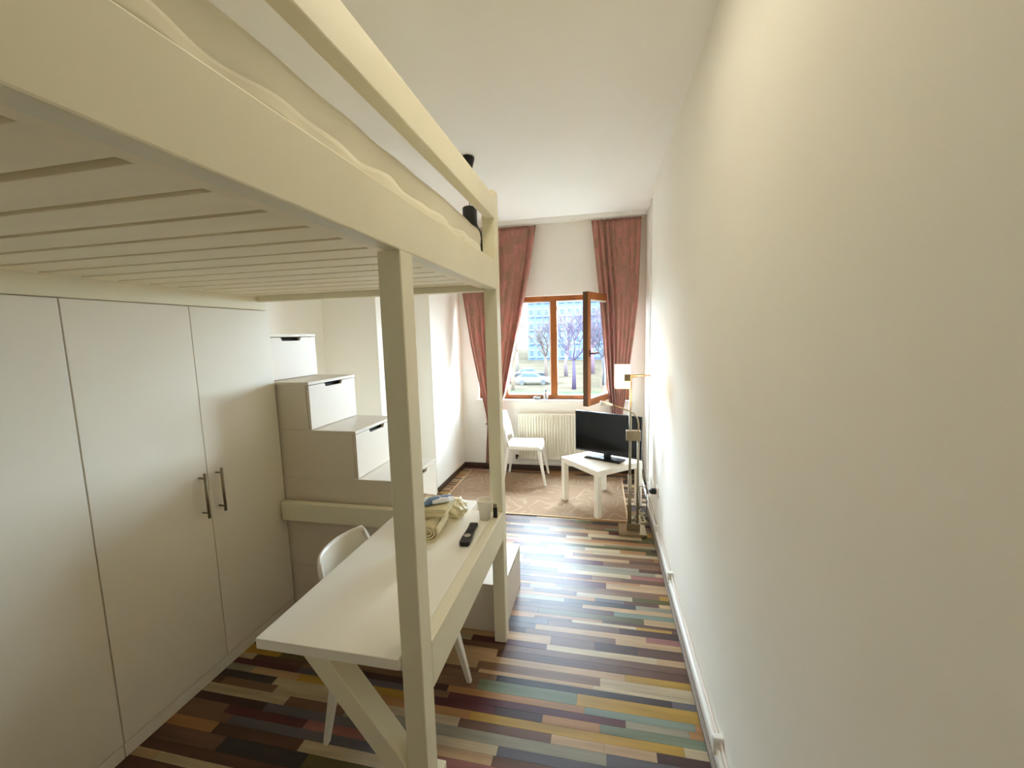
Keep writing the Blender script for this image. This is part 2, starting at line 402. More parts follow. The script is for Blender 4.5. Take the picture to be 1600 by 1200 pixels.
# ------------------------------------------------------------------ chairs
def chair(name, label, loc, rz):
    t = thing(name, label, 'chair', (0, 0, 0), 0, 'white plastic chairs')
    # seat: rounded sheet with a skirt, faces +x
    def seatfn(u, v):
        a = u * 2 - 1; b = v * 2 - 1
        x = .215 * a; y = .21 * b
        e = 1 - .055 * (abs(a) ** 3.0) * 0
        wd = 1 - .10 * (1 - u) * .8
        x_ = x * (1 - .06 * b ** 4); y_ = y * wd * (1 - .07 * a ** 4)
        edge = max(abs(a), abs(b))
        z = .447 - .010 * (1 - a * a) * (1 - b * b) - (.050 * max(0, (edge - .86) / .14) ** 1.6)
        return (x_, y_, z)
    build('seat', MB().grid(seatfn, 22, 22), CHAIRM, t, smooth=True, solid=.006)
    # back: curved sheet, leaning back
    def bx(z): return -.172 - .085 * ((z - .44) / .37) ** 1.2
    def backfn(u, v):
        z = .50 + .285 * u
        half = (.168 + .012 * u) * (1 - .16 * max(0, (u - .72) / .28) ** 2.2) * (1 - .10 * max(0, (.25 - u) / .25) ** 2)
        y = (v * 2 - 1) * half
        return (bx(z) - .045 * (1 - (v * 2 - 1) ** 2), y, z)
    build('backrest', MB().grid(backfn, 16, 18), CHAIRM, t, smooth=True, solid=.010)
    for s_ in (-1, 1):
        m = MB()
        m.tube([(bx(.785) + .003, s_ * .150, .760), (bx(.66), s_ * .176, .66), (bx(.52), s_ * .180, .52), (-.172, s_ * .186, .43)], [.008, .012, .014, .016], 8)
        build('back_upright', m, CHAIRM, t, smooth=True)
    for sx, sy in ((1, -1), (1, 1), (-1, -1), (-1, 1)):
        top = Vector((.165 * sx, .165 * sy, .435)); bot = Vector((.245 if sx > 0 else -.235, .212 * sy, 0.0))
        m = MB(); a = Vector((1, 0, 0)); b = Vector((0, 1, 0)); vs = []
        for p, r in ((top, .021), (bot, .0115)):
            for q in ((-1, -1), (1, -1), (1, 1), (-1, 1)): vs.append(p + a * q[0] * r + b * q[1] * r)
        m.add(vs, [(3, 2, 1, 0), (4, 5, 6, 7), (0, 1, 5, 4), (1, 2, 6, 5), (2, 3, 7, 6), (3, 0, 4, 7)])
        build('leg', m, CHAIRM, t, bevel=.004)
    t.matrix_basis = Matrix.Translation(loc) @ Matrix.Rotation(rz, 4, 'Z')
    return t
c1 = chair('plastic_chair', 'white plastic chair tucked under the desk, only backrest and legs showing', (-.878, 1.55, 0), math.radians(-2))
c2 = copy_tree(c1); c2['label'] = 'white plastic chair on the rug in front of the radiator'
c2.matrix_basis = Matrix.Translation((-.85, 4.60, .008)) @ Matrix.Rotation(math.radians(2), 4, 'Z')

# ------------------------------------------------------------------ rug
def rug_mat():
    m = bpy.data.materials.new('damask_rug'); m.use_nodes = True; nt = m.node_tree; b = nt.nodes['Principled BSDF']
    b.inputs['Roughness'].default_value = .95; b.inputs['Specular IOR Level'].default_value = .1
    tc = nt.nodes.new('ShaderNodeTexCoord'); nz = nt.nodes.new('ShaderNodeTexNoise'); nz.inputs['Scale'].default_value = 3.2; nz.inputs['Detail'].default_value = 1
    nt.links.new(tc.outputs['Object'], nz.inputs['Vector'])
    mx = nt.nodes.new('ShaderNodeMixRGB'); mx.blend_type = 'LINEAR_LIGHT'; mx.inputs[0].default_value = .16
    nt.links.new(tc.outputs['Object'], mx.inputs[1]); nt.links.new(nz.outputs['Color'], mx.inputs[2])
    vo = nt.nodes.new('ShaderNodeTexVoronoi'); vo.inputs['Scale'].default_value = 3.0
    nt.links.new(mx.outputs[0], vo.inputs['Vector'])
    ml = nt.nodes.new('ShaderNodeMath'); ml.operation = 'MULTIPLY'; ml.inputs[1].default_value = 30
    nt.links.new(vo.outputs['Distance'], ml.inputs[0])
    si = nt.nodes.new('ShaderNodeMath'); si.operation = 'SINE'; nt.links.new(ml.outputs[0], si.inputs[0])
    rp = nt.nodes.new('ShaderNodeValToRGB'); rp.color_ramp.elements[0].position = .55; rp.color_ramp.elements[1].position = .9
    rp.color_ramp.elements[0].color = lin((142, 116, 92)); rp.color_ramp.elements[1].color = lin((162, 140, 116))
    nt.links.new(si.outputs[0], rp.inputs[0])
    n2 = nt.nodes.new('ShaderNodeTexNoise'); n2.inputs['Scale'].default_value = 5; nt.links.new(tc.outputs['Object'], n2.inputs['Vector'])
    m2 = nt.nodes.new('ShaderNodeMixRGB'); m2.inputs[2].default_value = lin((148, 124, 100)); nt.links.new(n2.outputs[0], m2.inputs[0]); nt.links.new(rp.outputs[0], m2.inputs[1])
    nt.links.new(m2.outputs[0], b.inputs['Base Color'])
    n3 = nt.nodes.new('ShaderNodeTexNoise'); n3.inputs['Scale'].default_value = 300; nt.links.new(tc.outputs['Object'], n3.inputs['Vector'])
    bp = nt.nodes.new('ShaderNodeBump'); bp.inputs['Strength'].default_value = .4; bp.inputs['Distance'].default_value = .003
    nt.links.new(n3.outputs[0], bp.inputs['Height']); nt.links.new(bp.outputs[0], b.inputs['Normal'])
    return m
rug = thing('area_rug', 'beige scroll patterned rug lying in front of the window', 'rug', (-.7, 4.2, 0))
RX0, RX1, RY0, RY1 = -1.58, .23, 3.66, 4.80
def rugfn(u, v):
    lift = 0.0
    return (RX0 + (RX1 - RX0) * u, RY0 + (RY1 - RY0) * v + .03 * (1 - v) * 0 + .04 * math.exp(-((u - 0) / .08) ** 2) * v, .0045)
build('pile', MB().grid(rugfn, 30, 16), rug_mat(), rug, solid=.007)
bd = B(RX0 - .012, RX1 + .012, RY0 - .012, RY0, .0005, .010); bd.box(RX0 - .012, RX0, RY0, RY1 + .03, .0005, .010); bd.box(RX1, RX1 + .012, RY0, RY1, .0005, .010)
tag(build('binding', bd, mat('rug_binding', (206, 176, 140), .9), rug), 'stitched light edge')

# ------------------------------------------------------------------ side table
TC = (0.0, 4.04); TR = math.atan2(-.755, .656)
tb = thing('side_table', 'small square white table carrying the television', 'table', (TC[0], TC[1], .008), TR)
def tbox(name, *a, m=BIRCH, bevel=.002):
    mb = B(*a); mt = tb.matrix_basis
    mb.v = [tuple(mt @ Vector(v)) for v in mb.v]; return build(name, mb, m, tb, bevel=bevel)
tbox('tabletop', -.275, .275, -.275, .275, .39, .442)
for sx in (-1, 1):
    for sy in (-1, 1):
        a = sorted((sx * .275, sx * .224)); b = sorted((sy * .275, sy * .224)); tbox('leg', a[0], a[1], b[0], b[1], 0, .3895)

# ------------------------------------------------------------------ television
TVU = Vector((.895, -.447, 0)); TVN = Vector((-.447, -.895, 0)); TP = Vector((.037, 4.04, 0))
tv = thing('television', 'black flat screen television standing on the small white table', 'television', (TP.x, TP.y, .45), math.atan2(-.447, .895))
def tvb(c, w, h, d, off=0): # centre (u,z), width, height, depth
    mb = MB(); cc = TP + TVU * c[0] + Z3 * c[1] - TVN * off
    return mb.obox(cc, TVU * w / 2, TVN * d / 2, Z3 * h / 2)
TW0, TW1, TZ0, TZ1 = -.325, .365, .500, .905
cu = (TW0 + TW1) / 2; cz = (TZ0 + TZ1) / 2
scr = mat('tv_glass', (9, 7, 4), .12, var=.02, spec=.35)
tvc = build('casing', tvb((cu, cz), TW1 - TW0, TZ1 - TZ0, .03, .016), BLACK, tv, bevel=.004)
build('screen', tvb((cu, cz + .004), TW1 - TW0 - .024, TZ1 - TZ0 - .03, .004, -.0005), scr, tv)
build('rear_housing', tvb((cu, cz - .05), .46, .24, .035, .048), BLACK, tv, bevel=.012)
build('neck', tvb((0.02, .482), .07, .055, .03, .02), BLACK, tv, bevel=.004)
build('foot', tvb((0.0, .457), .37, .012, .15, .0), BLACK, tv, bevel=.004)

# ------------------------------------------------------------------ radiator
rad = thing('radiator', 'white panel radiator with vertical flutes beneath the window', 'radiator', (-.5, 4.92, .15))
RX, RXE, RZ0, RZ1 = -.985, .06, .165, .715
def radpanel():
    mb = MB(); n = 31; w = (RXE - RX) / n; prof = []
    for i in range(n):
        x = RX + i * w
        prof += [(x, 4.884), (x + w * .42, 4.884), (x + w * .54, 4.902), (x + w * .88, 4.902)]
    prof.append((RXE, 4.884))
    vs = []; zs = [RZ0, RZ0 + .035, RZ1 - .035, RZ1]
    for z in zs:
        for x, y in prof: vs.append((x, 4.884 if z in (zs[0], zs[3]) else y, z))
    m_ = len(prof); fs = []
    for k in range(3):
        for i in range(m_ - 1): fs.append((k * m_ + i, k * m_ + i + 1, (k + 1) * m_ + i + 1, (k + 1) * m_ + i))
    mb.add(vs, fs); return mb
build('fluted_panel', radpanel(), RADM, rad)
build('back_panel', B(RX, RXE, 4.925, 4.94, RZ0, RZ1), RADM, rad)
g = B(RX - .004, RXE + .004, 4.886, 4.942, RZ1, RZ1 + .006); g.box(RX - .004, RX, 4.886, 4.942, RZ0, RZ1); g.box(RXE, RXE + .004, 4.886, 4.942, RZ0, RZ1)
build('casing', g, RADM, rad, bevel=.002)
for x in (RX + .15, RXE - .15): build('bracket', B(x, x + .03, 4.94, 4.979, .2, .66), RADM, rad)
p = MB(); p.tube([(RX - .035, 4.91, .175), (RX - .035, 4.91, .13), (RX - .02, 4.912, .112), (.30, 4.912, .102), (.42, 4.912, .10)], .009, 8)
build('pipe', p, RADM, rad, smooth=True)
v = MB(); v.tube([(RX - .045, 4.91, .185), (RX + .0, 4.91, .185)], .012, 8); v.tube([(RX - .035, 4.91, .20), (RX - .035, 4.91, .15)], .013, 8)
tag(build('valve', v, mat('dark_valve', (60, 48, 40), .4, metal=.5), rad, smooth=True), 'dark valve at the lower left corner')

# heating pipe along the right wall with clips
hp = thing('heating_pipe', 'thin white heating pipe running low along the right wall', 'pipe', (XR - .02, 2, .09))
build('pipe_run', MB().tube([(XR - .018, YB + .01, .088), (XR - .018, 4.93, .103)], .0095, 10), WPLAST, hp, smooth=True)
build('pipe_run', MB().tube([(XR - .012, YB + .01, .125), (XR - .012, 3.96, .137)], .006, 8), mat('pinkish_pipe', (206, 192, 180), .5), hp, smooth=True)
for y_ in (.8, 1.53, 2.64, 3.30):
    m_ = B(XR - .034, XR, y_ - .012, y_ + .012, .078, .152)
    build('clip', m_, WPLAST, hp, bevel=.004)
# riser conduit where wall steps back
rc = thing('vertical_conduit', 'slim white vertical conduit in the right corner beside the curtain', 'conduit', (XR2 - .012, 4.5, 1))
build('conduit_body', B(XR2 - .018, XR2, 4.40, 4.43, .12, 2.955), WPLAST, rc, bevel=.003)

# ------------------------------------------------------------------ curtains
def curtain_mat():
    m = bpy.data.materials.new('rose_patchwork_cloth'); m.use_nodes = True; nt = m.node_tree; b = nt.nodes['Principled BSDF']
    b.inputs['Roughness'].default_value = .9; b.inputs['Specular IOR Level'].default_value = .15
    b.inputs['Sheen Weight'].default_value = .2
    uv = nt.nodes.new('ShaderNodeTexCoord')
    mp = nt.nodes.new('ShaderNodeMapping'); mp.inputs['Scale'].default_value = (1, 1, 1); nt.links.new(uv.outputs['UV'], mp.inputs[0])
    bk = nt.nodes.new('ShaderNodeTexBrick'); bk.inputs['Scale'].default_value = 9; bk.offset = .5
    bk.inputs['Color1'].default_value = lin((208, 142, 134)); bk.inputs['Color2'].default_value = lin((158, 130, 106)); bk.inputs['Mortar'].default_value = lin((182, 142, 128))
    bk.inputs['Mortar Size'].default_value = .02; bk.inputs['Brick Width'].default_value = .45; bk.inputs['Row Height'].default_value = .9
    nt.links.new(mp.outputs[0], bk.inputs['Vector'])
    nz = nt.nodes.new('ShaderNodeTexNoise'); nz.inputs['Scale'].default_value = 7; nz.inputs['Detail'].default_value = 4; nt.links.new(mp.outputs[0], nz.inputs['Vector'])
    rp = nt.nodes.new('ShaderNodeValToRGB'); rp.color_ramp.elements[0].position = .35; rp.color_ramp.elements[1].position = .65
    rp.color_ramp.elements[0].color = lin((158, 132, 108)); rp.color_ramp.elements[1].color = lin((206, 138, 132))
    nt.links.new(nz.outputs[0], rp.inputs[0])
    mx = nt.nodes.new('ShaderNodeMixRGB'); mx.inputs[0].default_value = .4
    nt.links.new(bk.outputs[0], mx.inputs[1]); nt.links.new(rp.outputs[0], mx.inputs[2])
    n2 = nt.nodes.new('ShaderNodeTexNoise'); n2.inputs['Scale'].default_value = 22; n2.inputs['Detail'].default_value = 2
    nt.links.new(mp.outputs[0], n2.inputs['Vector'])
    r2 = nt.nodes.new('ShaderNodeValToRGB'); r2.color_ramp.elements[0].position = .60; r2.color_ramp.elements[1].position = .68
    nt.links.new(n2.outputs[0], r2.inputs[0])
    m3 = nt.nodes.new('ShaderNodeMixRGB'); m3.inputs[2].default_value = lin((206, 158, 140)); nt.links.new(mx.outputs[0], m3.inputs[1])
    mm = nt.nodes.new('ShaderNodeMath'); mm.operation = 'MULTIPLY'; mm.inputs[1].default_value = .45; nt.links.new(r2.outputs[0], mm.inputs[0]); nt.links.new(mm.outputs[0], m3.inputs[0])
    nt.links.new(m3.outputs[0], b.inputs['Base Color'])
    tr = nt.nodes.new('ShaderNodeBsdfTranslucent'); nt.links.new(m3.outputs[0], tr.inputs[0])
    ms = nt.nodes.new('ShaderNodeMixShader'); ms.inputs[0].default_value = .22
    o = nt.nodes['Material Output']; nt.links.new(b.outputs[0], ms.inputs[1]); nt.links.new(tr.outputs[0], ms.inputs[2]); nt.links.new(ms.outputs[0], o.inputs[0])
    return m
CURT = curtain_mat()
def interp(tab, z):
    if z >= tab[0][0]: return tab[0][1]
    for (za, xa), (zb, xb) in zip(tab, tab[1:]):
        if zb <= z <= za: return xb + (xa - xb) * (z - zb) / (za - zb)
    return tab[-1][1]
def curtain(label, left, right, folds, y0, zt, zb, flat_from=1.1, tie=None, seed=1, lean=0.0):
    t = thing('curtain', label, 'curtain', ((left[0][1] + right[0][1]) / 2, y0, zt), group='rose curtains on the ceiling rail')
    rr = random.Random(seed); ph = [rr.uniform(-.6, .6) for _ in range(40)]
    NU, NV = 170, 60; width = 1.5
    vs = []; uvs = []
    for i in range(NU + 1):
        u = i / NU
        for j in range(NV + 1):
            v = j / NV; z = zt + (zb - zt) * v
            l, r = interp(left, z), interp(right, z); w_ = r - l
            q = u * folds
            # folds: sharper near the gather
            a = .052 * (0.6 + .45 * math.sin(u * 11 + seed)) * min(1, .35 + v * 1.2)
            if u > flat_from: a *= .25
            ya = a * math.sin(2 * math.pi * q + ph[int(q) % 40] * .6 + .5 * math.sin(v * 4 + u * 5))
            xo = w_ * (u + .010 * math.sin(4 * math.pi * q)) 
            vs.append((l + xo, y0 + ya - lean * math.sin(math.pi * v), z)); uvs.append((u * width, v * (zt - zb)))
    mb = MB(); fs = [(i * (NV + 1) + j, (i + 1) * (NV + 1) + j, (i + 1) * (NV + 1) + j + 1, i * (NV + 1) + j + 1) for i in range(NU) for j in range(NV)]
    mb.add(vs, fs); o = build('cloth', mb, CURT, t, smooth=True)
    uvl = o.data.uv_layers.new(name='UVMap')
    for lp in o.data.loops: uvl.data[lp.index].uv = uvs[lp.vertex_index]
    md = o.modifiers.new('thickness', 'SOLIDIFY'); md.thickness = .002
    if tie:
        z, = tie; l, r = interp(left, z), interp(right, z); c = (l + r) / 2; h = (r - l) / 2 + .012
        pts = [(c + h * math.cos(a), y0 + .048 * math.sin(a), z + .01 * math.cos(a)) for a in [k * math.pi / 8 for k in range(17)]]
        build('tieback', MB().tube(pts, .008, 6, cap=False), CURT, t, smooth=True)
    return t
curtain('rose and brown curtain drawn aside left of the window, half behind the bed post',
        [(2.9, -1.80 + .1), (2.16, -1.632), (1.56, -1.55), (1.09, -1.461), (.73, -1.385), (.57, -1.37), (.10, -1.40)],
        [(2.9, -.725), (2.43, -.80), (1.92, -.909), (1.47, -1.012), (.97, -1.127), (.72, -1.235), (.57, -1.32), (.10, -1.30)], 9, 4.86, 2.905, .10, tie=(.60,), seed=3)
curtain('rose and brown curtain right of the window, gathered behind the television',
        [(2.9, -.105), (2.52, -.064), (2.10, -.021), (1.53, .029), (1.09, .066), (.79, .105), (.6, .13), (.10, .11)],
        [(2.9, .425), (2.495, .415), (2.01, .40), (1.6, .357), (1.24, .312), (.94, .279), (.76, .245), (.6, .235), (.10, .26)], 8, 4.84, 2.905, .10, flat_from=.62, tie=(.62,), seed=5)
cr = thing('curtain_rail', 'white double curtain rail fixed to the ceiling above the window', 'curtain rail', (-.6, 4.86, 2.93))
m_ = B(-1.71, .44, 4.78, 4.90, 2.945, 2.9595); m_.box(-1.71, .44, 4.78, 4.79, 2.915, 2.945); m_.box(-1.71, .44, 4.815, 4.822, 2.925, 2.945); m_.box(-1.71, .44, 4.875, 4.90, 2.925, 2.945)
build('rail_body', m_, WPLAST, cr, bevel=.002)
for x in (-1.715, .44): build('end_cap', B(x, x + .012, 4.775, 4.905, 2.91, 2.9595), WPLAST, cr)

# ------------------------------------------------------------------ floor lamp
LX, LX2, LY = .236, .300, 3.46
lamp = thing('floor_lamp', 'brushed nickel floor lamp with glowing square shade and bent reading arm', 'lamp', (.262, 3.46, 0))
bs = build('base', B(.150, .372, 3.375, 3.565, .0, .026), NICKEL, lamp, bevel=.003)
build('base_block', B(.214, .322, 3.44, 3.485, .0265, .085), STEEL, lamp, bevel=.003)
build('pole', MB().tube([(LX, LY, .08), (LX, LY, 1.335)], .0105, 12), STEEL, lamp, smooth=True)
build('pole_sleeve', MB().tube([(LX, LY, .08), (LX, LY, .50)], .0155, 12), STEEL, lamp, smooth=True)
build('reading_pole', MB().tube([(LX2, LY, .08), (LX2, LY, .80)], .0095, 12), STEEL, lamp, smooth=True)
build('collar', B(.203, .318, 3.435, 3.485, .795, .878), NICKEL, lamp, bevel=.004)
pts = [(LX2, LY, .878), (LX2, LY, .93), (.290, LY - .005, .98), (.262, LY - .015, 1.02), (.215, LY - .03, 1.05), (.15, LY - .05, 1.075), (.08, LY - .07, 1.10)]
arm = build('reading_arm', MB().tube(pts, .006, 10), NICKEL, lamp, smooth=True)
hd = MB().tube([(.09, LY - .068, 1.097), (.04, LY - .08, 1.112), (-.004, LY - .09, 1.116)], [.010, .016, .021], 14)
build('reading_head', hd, WPLAST, arm, smooth=True)
SHG = mat('glowing_shade_glass', (255, 240, 215), .4, emit=(255, 208, 150), estr=1.6)
build('shade', B(.107, .222, 3.30, 3.306, 1.244, 1.424), SHG, lamp, bevel=.001)
build('shade', B(.107, .222, 3.40, 3.406, 1.244, 1.424), SHG, lamp, bevel=.001)
hb = build('lamp_holder', B(.176, .226, 3.295, 3.475, 1.300, 1.356), NICKEL, lamp, bevel=.003)
build('side_arm', MB().tube([(.222, 3.44, 1.326), (.30, 3.44, 1.330), (.385, 3.44, 1.330)], [.013, .011, .006], 10), NICKEL, hb, smooth=True)
d = bpy.data.lights.new('lamp_bulb', 'POINT'); d.energy = .5; d.color = (1, .60, .28); d.shadow_soft_size = .03
o = bpy.data.objects.new('lamp_bulb', d); col.objects.link(o); o.parent = lamp; o.location = (.30 - .262, 3.353 - 3.46, 1.31)

# ------------------------------------------------------------------ outlet, plug, cables
ol = thing('wall_socket', 'white wall socket low on the right wall behind the lamp', 'socket', (XR, 3.4, .39))
build('face_plate', B(XR - .010, XR, 3.36, 3.445, .35, .435), WPLAST, ol, bevel=.004)
build('socket_ring', MB().tube([(XR - .014, 3.402, .392), (XR - .009, 3.402, .392)], .026, 20), WPLAST, ol)
pl = thing('power_plug', 'black plug adapter pushed into the wall socket', 'plug', (XR - .04, 3.40, .39))
build('plug_body', MB().tube([(XR - .0145, 3.402, .392), (XR - .05, 3.402, .392), (XR - .066, 3.402, .390)], [.024, .024, .014], 12), BLACK, pl, bevel=.003)
def wiggle(pts, n=6, amp=.02, seed=0, lo=.006):
    rr = random.Random(seed); out_ = []
    P = [Vector(p) for p in pts]
    for a, b in zip(P, P[1:]):
        for k in range(n):
            p = a.lerp(b, k / n); 
            if out_: p = p + Vector((rr.uniform(-amp, amp), rr.uniform(-amp, amp), rr.uniform(-amp, amp) * .4))
            p.z = max(p.z, lo); out_.append(p)
    out_.append(P[-1])
    # smooth
    for _ in range(2):
        out_ = [out_[0]] + [(out_[i - 1] + out_[i] * 2 + out_[i + 1]) / 4 for i in range(1, len(out_) - 1)] + [out_[-1]]
    return out_
GREYC = mat('grey_cable', (60, 56, 54), .5); WHITEC = mat('ivory_cable', (206, 188, 158), .5)
tag(build('power_cable', MB().tube(wiggle([(XR - .066, 3.402, .39), (.35, 3.42, .42), (.34, 3.60, .36), (.34, 3.74, .30), (.33, 3.66, .10), (.27, 3.62, .012), (.25, 3.57, .012)], 5, .015, 1), .003, 5), GREYC, smooth=True),
    'thin dark cable looping from the plug behind the lamp', 'cable')
tag(build('extension_cable', MB().tube(wiggle([(.40, 4.16, .52), (.415, 4.08, .30), (.42, 3.98, .10), (.40, 3.84, .012), (.40, 3.72, .012), (.30, 3.66, .014), (.39, 3.60, .014), (.30, 3.58, .02), (.41, 3.54, .012)], 5, .02, 4), .0035, 5), BLACK, smooth=True),
    'black television cable tangled on the floor behind the lamp base', 'cable')
tag(build('lamp_cable', MB().tube(wiggle([(.28, 3.575, .012), (.35, 3.64, .012), (.27, 3.70, .03), (.37, 3.76, .10), (.31, 3.80, .02), (.40, 3.84, .02), (.35, 3.70, .05), (.42, 3.60, .012)], 6, .025, 9), .004, 5), WHITEC, smooth=True),
    'pale cable bunched on the floor beside the rug edge', 'cable')
ps = thing('power_strip', 'ivory socket strip lying on the floor behind the lamp base', 'power strip', (.36, 3.66, 0), .3)
mb = B(.335, .385, 3.60, 3.74, .001, .034); build('strip_body', mb, WHITEC, ps, bevel=.005)
for yy in (3.63, 3.67, 3.71): build('outlet_hole', MB().tube([(.36, yy, .0335), (.36, yy, .036)], .014, 12), BLACK, ps)

# ------------------------------------------------------------------ things on the desk
ZD = .7525
def roll_towel():
    t = thing('rolled_towel', 'cream towel rolled up at the front of the pile on the desk', 'towel', (-.765, 1.76, ZD))
    L0 = Vector((-.760, 1.655, ZD + .0485)); ax = Vector((-.10, .995, 0)); side = Vector((.995, .10, 0))
    mb = MB(); n = 70; vs = []; inner = []
    turns = 3.1
    for e in (0, 1):
        for th in (0, 1):
            pass
    N = 72
    outer = []
    for k in range(N + 1):
        a = 2 * math.pi * turns * k / N; r = .008 + .040 * k / N
        outer.append((r * math.cos(a), r * math.sin(a)))
    inn = [(x * (1 - .0085 / math.hypot(x, y)), y * (1 - .0085 / math.hypot(x, y))) for x, y in outer]
    for s in (0, .02, .10, .18, .20):
        sc = .94 if s in (0, .20) else 1
        for x, y in outer: vs.append(L0 + ax * s + side * x * sc + Z3 * y * sc)
        for x, y in inn: vs.append(L0 + ax * s + side * x + Z3 * y)
    M_ = 2 * (N + 1); fs = []
    for q in range(4):
        for k in range(N):
            fs.append((q * M_ + k, q * M_ + k + 1, (q + 1) * M_ + k + 1, (q + 1) * M_ + k))
            fs.append((q * M_ + N + 1 + k, (q + 1) * M_ + N + 1 + k, (q + 1) * M_ + N + 2 + k, q * M_ + N + 2 + k))
    for q in (0, 4):
        for k in range(N): fs.append((q * M_ + k, q * M_ + N + 1 + k, q * M_ + N + 2 + k, q * M_ + k + 1))
    mb.add(vs, fs); build('terry_cloth', mb, TOWEL, t, smooth=True)
roll_towel()
def folded(name, label, cat, c, rz, w, d, h, layers, m, group=None):
    t = thing(name, label, cat, c, rz, group)
    lh = h / layers
    for i in range(layers):
        mb = MB(); pr_ = []
        r = lh * .48
        for k in range(7):
            a = math.radians(-90 + 180 * k / 6); pr_.append((w / 2 - r + r * math.cos(a), r * math.sin(a)))
        for k in range(7):
            a = math.radians(90 + 180 * k / 6); pr_.append((-w / 2 + r + r * math.cos(a), r * math.sin(a)))
        P = [t.matrix_basis @ Vector((x, -d / 2 + .004 * (i % 2), lh * (i + .5) + z + .001)) for x, z in pr_]
        off = t.matrix_basis.to_3x3() @ Vector((0, d - .006 * (i % 2), 0))
        mb.prism(P, off); build('fold', mb, m, t, bevel=.003)
    return t
folded('folded_towel', 'cream towel folded flat on top of the rolled one on the desk', 'towel', (-.778, 1.79, ZD + .0985), math.radians(6), .15, .16, .036, 2, TOWEL)
def crumpled():
    t = thing('crumpled_towel', 'crumpled ivory towel in thin clear wrapping at the back right of the pile', 'towel', (-.735, 1.965, ZD))
    def fn(u, v):
        a = 2 * math.pi * u; e = math.pi * v
        n_ = 1 + .10 * math.sin(5 * a + 3 * math.sin(e * 3)) + .07 * math.sin(11 * a + 9 * v) + .05 * math.sin(17 * v * 3 + 4 * a)
        x, y, z = .062 * math.sin(e) * math.cos(a) * n_, .085 * math.sin(e) * math.sin(a) * n_, .040 - .040 * math.cos(e) * (n_ if v > .5 else 1)
        return (-.735 + x * .95 - y * .2, 1.965 + y, ZD + .001 + z)
    build('wrapped_cloth', MB().grid(fn, 60, 26), mat('ivory_wrap', (236, 228, 196), .35, var=.03), t, smooth=True)
crumpled()
BROWNT = mat('striped_cloth', (196, 168, 136), .95, var=.35, scale=26, stretch=(1, 1, 6))
folded('folded_blanket', 'small stack of folded brown and cream cloths by the bed post', 'cloth', (-.93, 1.955, ZD), math.radians(-8), .20, .12, .085, 5, BROWNT)
def packet_mat():
    m = bpy.data.materials.new('blue_white_wrapper'); m.use_nodes = True; nt = m.node_tree; b = nt.nodes['Principled BSDF']
    b.inputs['Roughness'].default_value = .25
    tc = nt.nodes.new('ShaderNodeTexCoord'); nz = nt.nodes.new('ShaderNodeTexNoise'); nz.inputs['Scale'].default_value = 14; nt.links.new(tc.outputs['Object'], nz.inputs['Vector'])
    rp = nt.nodes.new('ShaderNodeValToRGB'); rp.color_ramp.interpolation = 'CONSTANT'
    rp.color_ramp.elements[0].color = lin((70, 110, 150)); rp.color_ramp.elements[1].position = .47; rp.color_ramp.elements[1].color = lin((226, 234, 240))
    nt.links.new(nz.outputs[0], rp.inputs[0]); nt.links.new(rp.outputs[0], b.inputs['Base Color']); return m
PK = packet_mat()
def packet(name, label, c, rz, w, d, h, m=PK):
    t = thing(name, label, 'packet', c, rz)
    def top(u, v):
        a, b = u * 2 - 1, v * 2 - 1
        puff = (1 - a ** 4) * (1 - b ** 4)
        return t.matrix_basis @ Vector((a * w / 2, b * d / 2, h * .5 + h * .5 * puff))
    def bot(u, v):
        a, b = u * 2 - 1, v * 2 - 1
        puff = (1 - a ** 4) * (1 - b ** 4)
        return t.matrix_basis @ Vector((a * w / 2, b * d / 2, h * .5 - h * .5 * puff + .0005))
    mb = MB().grid(top, 12, 12); mb.grid(bot, 12, 12); build('wrapper', mb, m, t, smooth=True)
    for sg in (-1, 1):
        s_ = MB().obox(t.matrix_basis @ Vector((sg * (w / 2 + .006), 0, h * .5)), t.matrix_basis.to_3x3() @ Vector((.007, 0, 0)), t.matrix_basis.to_3x3() @ Vector((0, d / 2, 0)), (0, 0, .0008))
        build('seal', s_, m, t)
packet('soap_packet', 'blue and white wrapped toiletry packet on top of the towels', (-.765, 1.80, ZD + .136), math.radians(35), .12, .085, .022)
# remote
rem = thing('remote_control', 'black television remote control lying on the desk', 'remote control', (-.598, 1.752, ZD), math.atan2(.19, .0) - math.pi / 2 + .07)
mt = rem.matrix_basis
pf = [(-.017, -.1), (.017, -.1), (.024, -.088), (.0245, -.05), (.019, .04), (.021, .098), (.017, .104), (-.017, .104), (-.021, .098), (-.019, .04), (-.0245, -.05), (-.024, -.088)]
body = build('body', MB().prism([mt @ Vector((x, y, .001)) for x, y in pf], (0, 0, .019)), BLACK, rem, bevel=.004)
BTN = mat('grey_buttons', (92, 90, 88), .5)
for r_ in range(6):
    for c_ in range(3):
        mb = MB(); mb.obox(mt @ Vector(((c_ - 1) * .0115, .085 - r_ * .014, .0212)), mt.to_3x3() @ Vector((.0038, 0, 0)), mt.to_3x3() @ Vector((0, .003, 0)), (0, 0, .0012))
        build('button', mb, BTN, body)
mb = MB().tube([mt @ Vector((0, -.035, .0195)), mt @ Vector((0, -.035, .0225))], .016, 18); tag(build('navigation_ring', mb, mat('silver_ring', (190, 186, 180), .3, metal=.7), body), 'silver round navigation key')
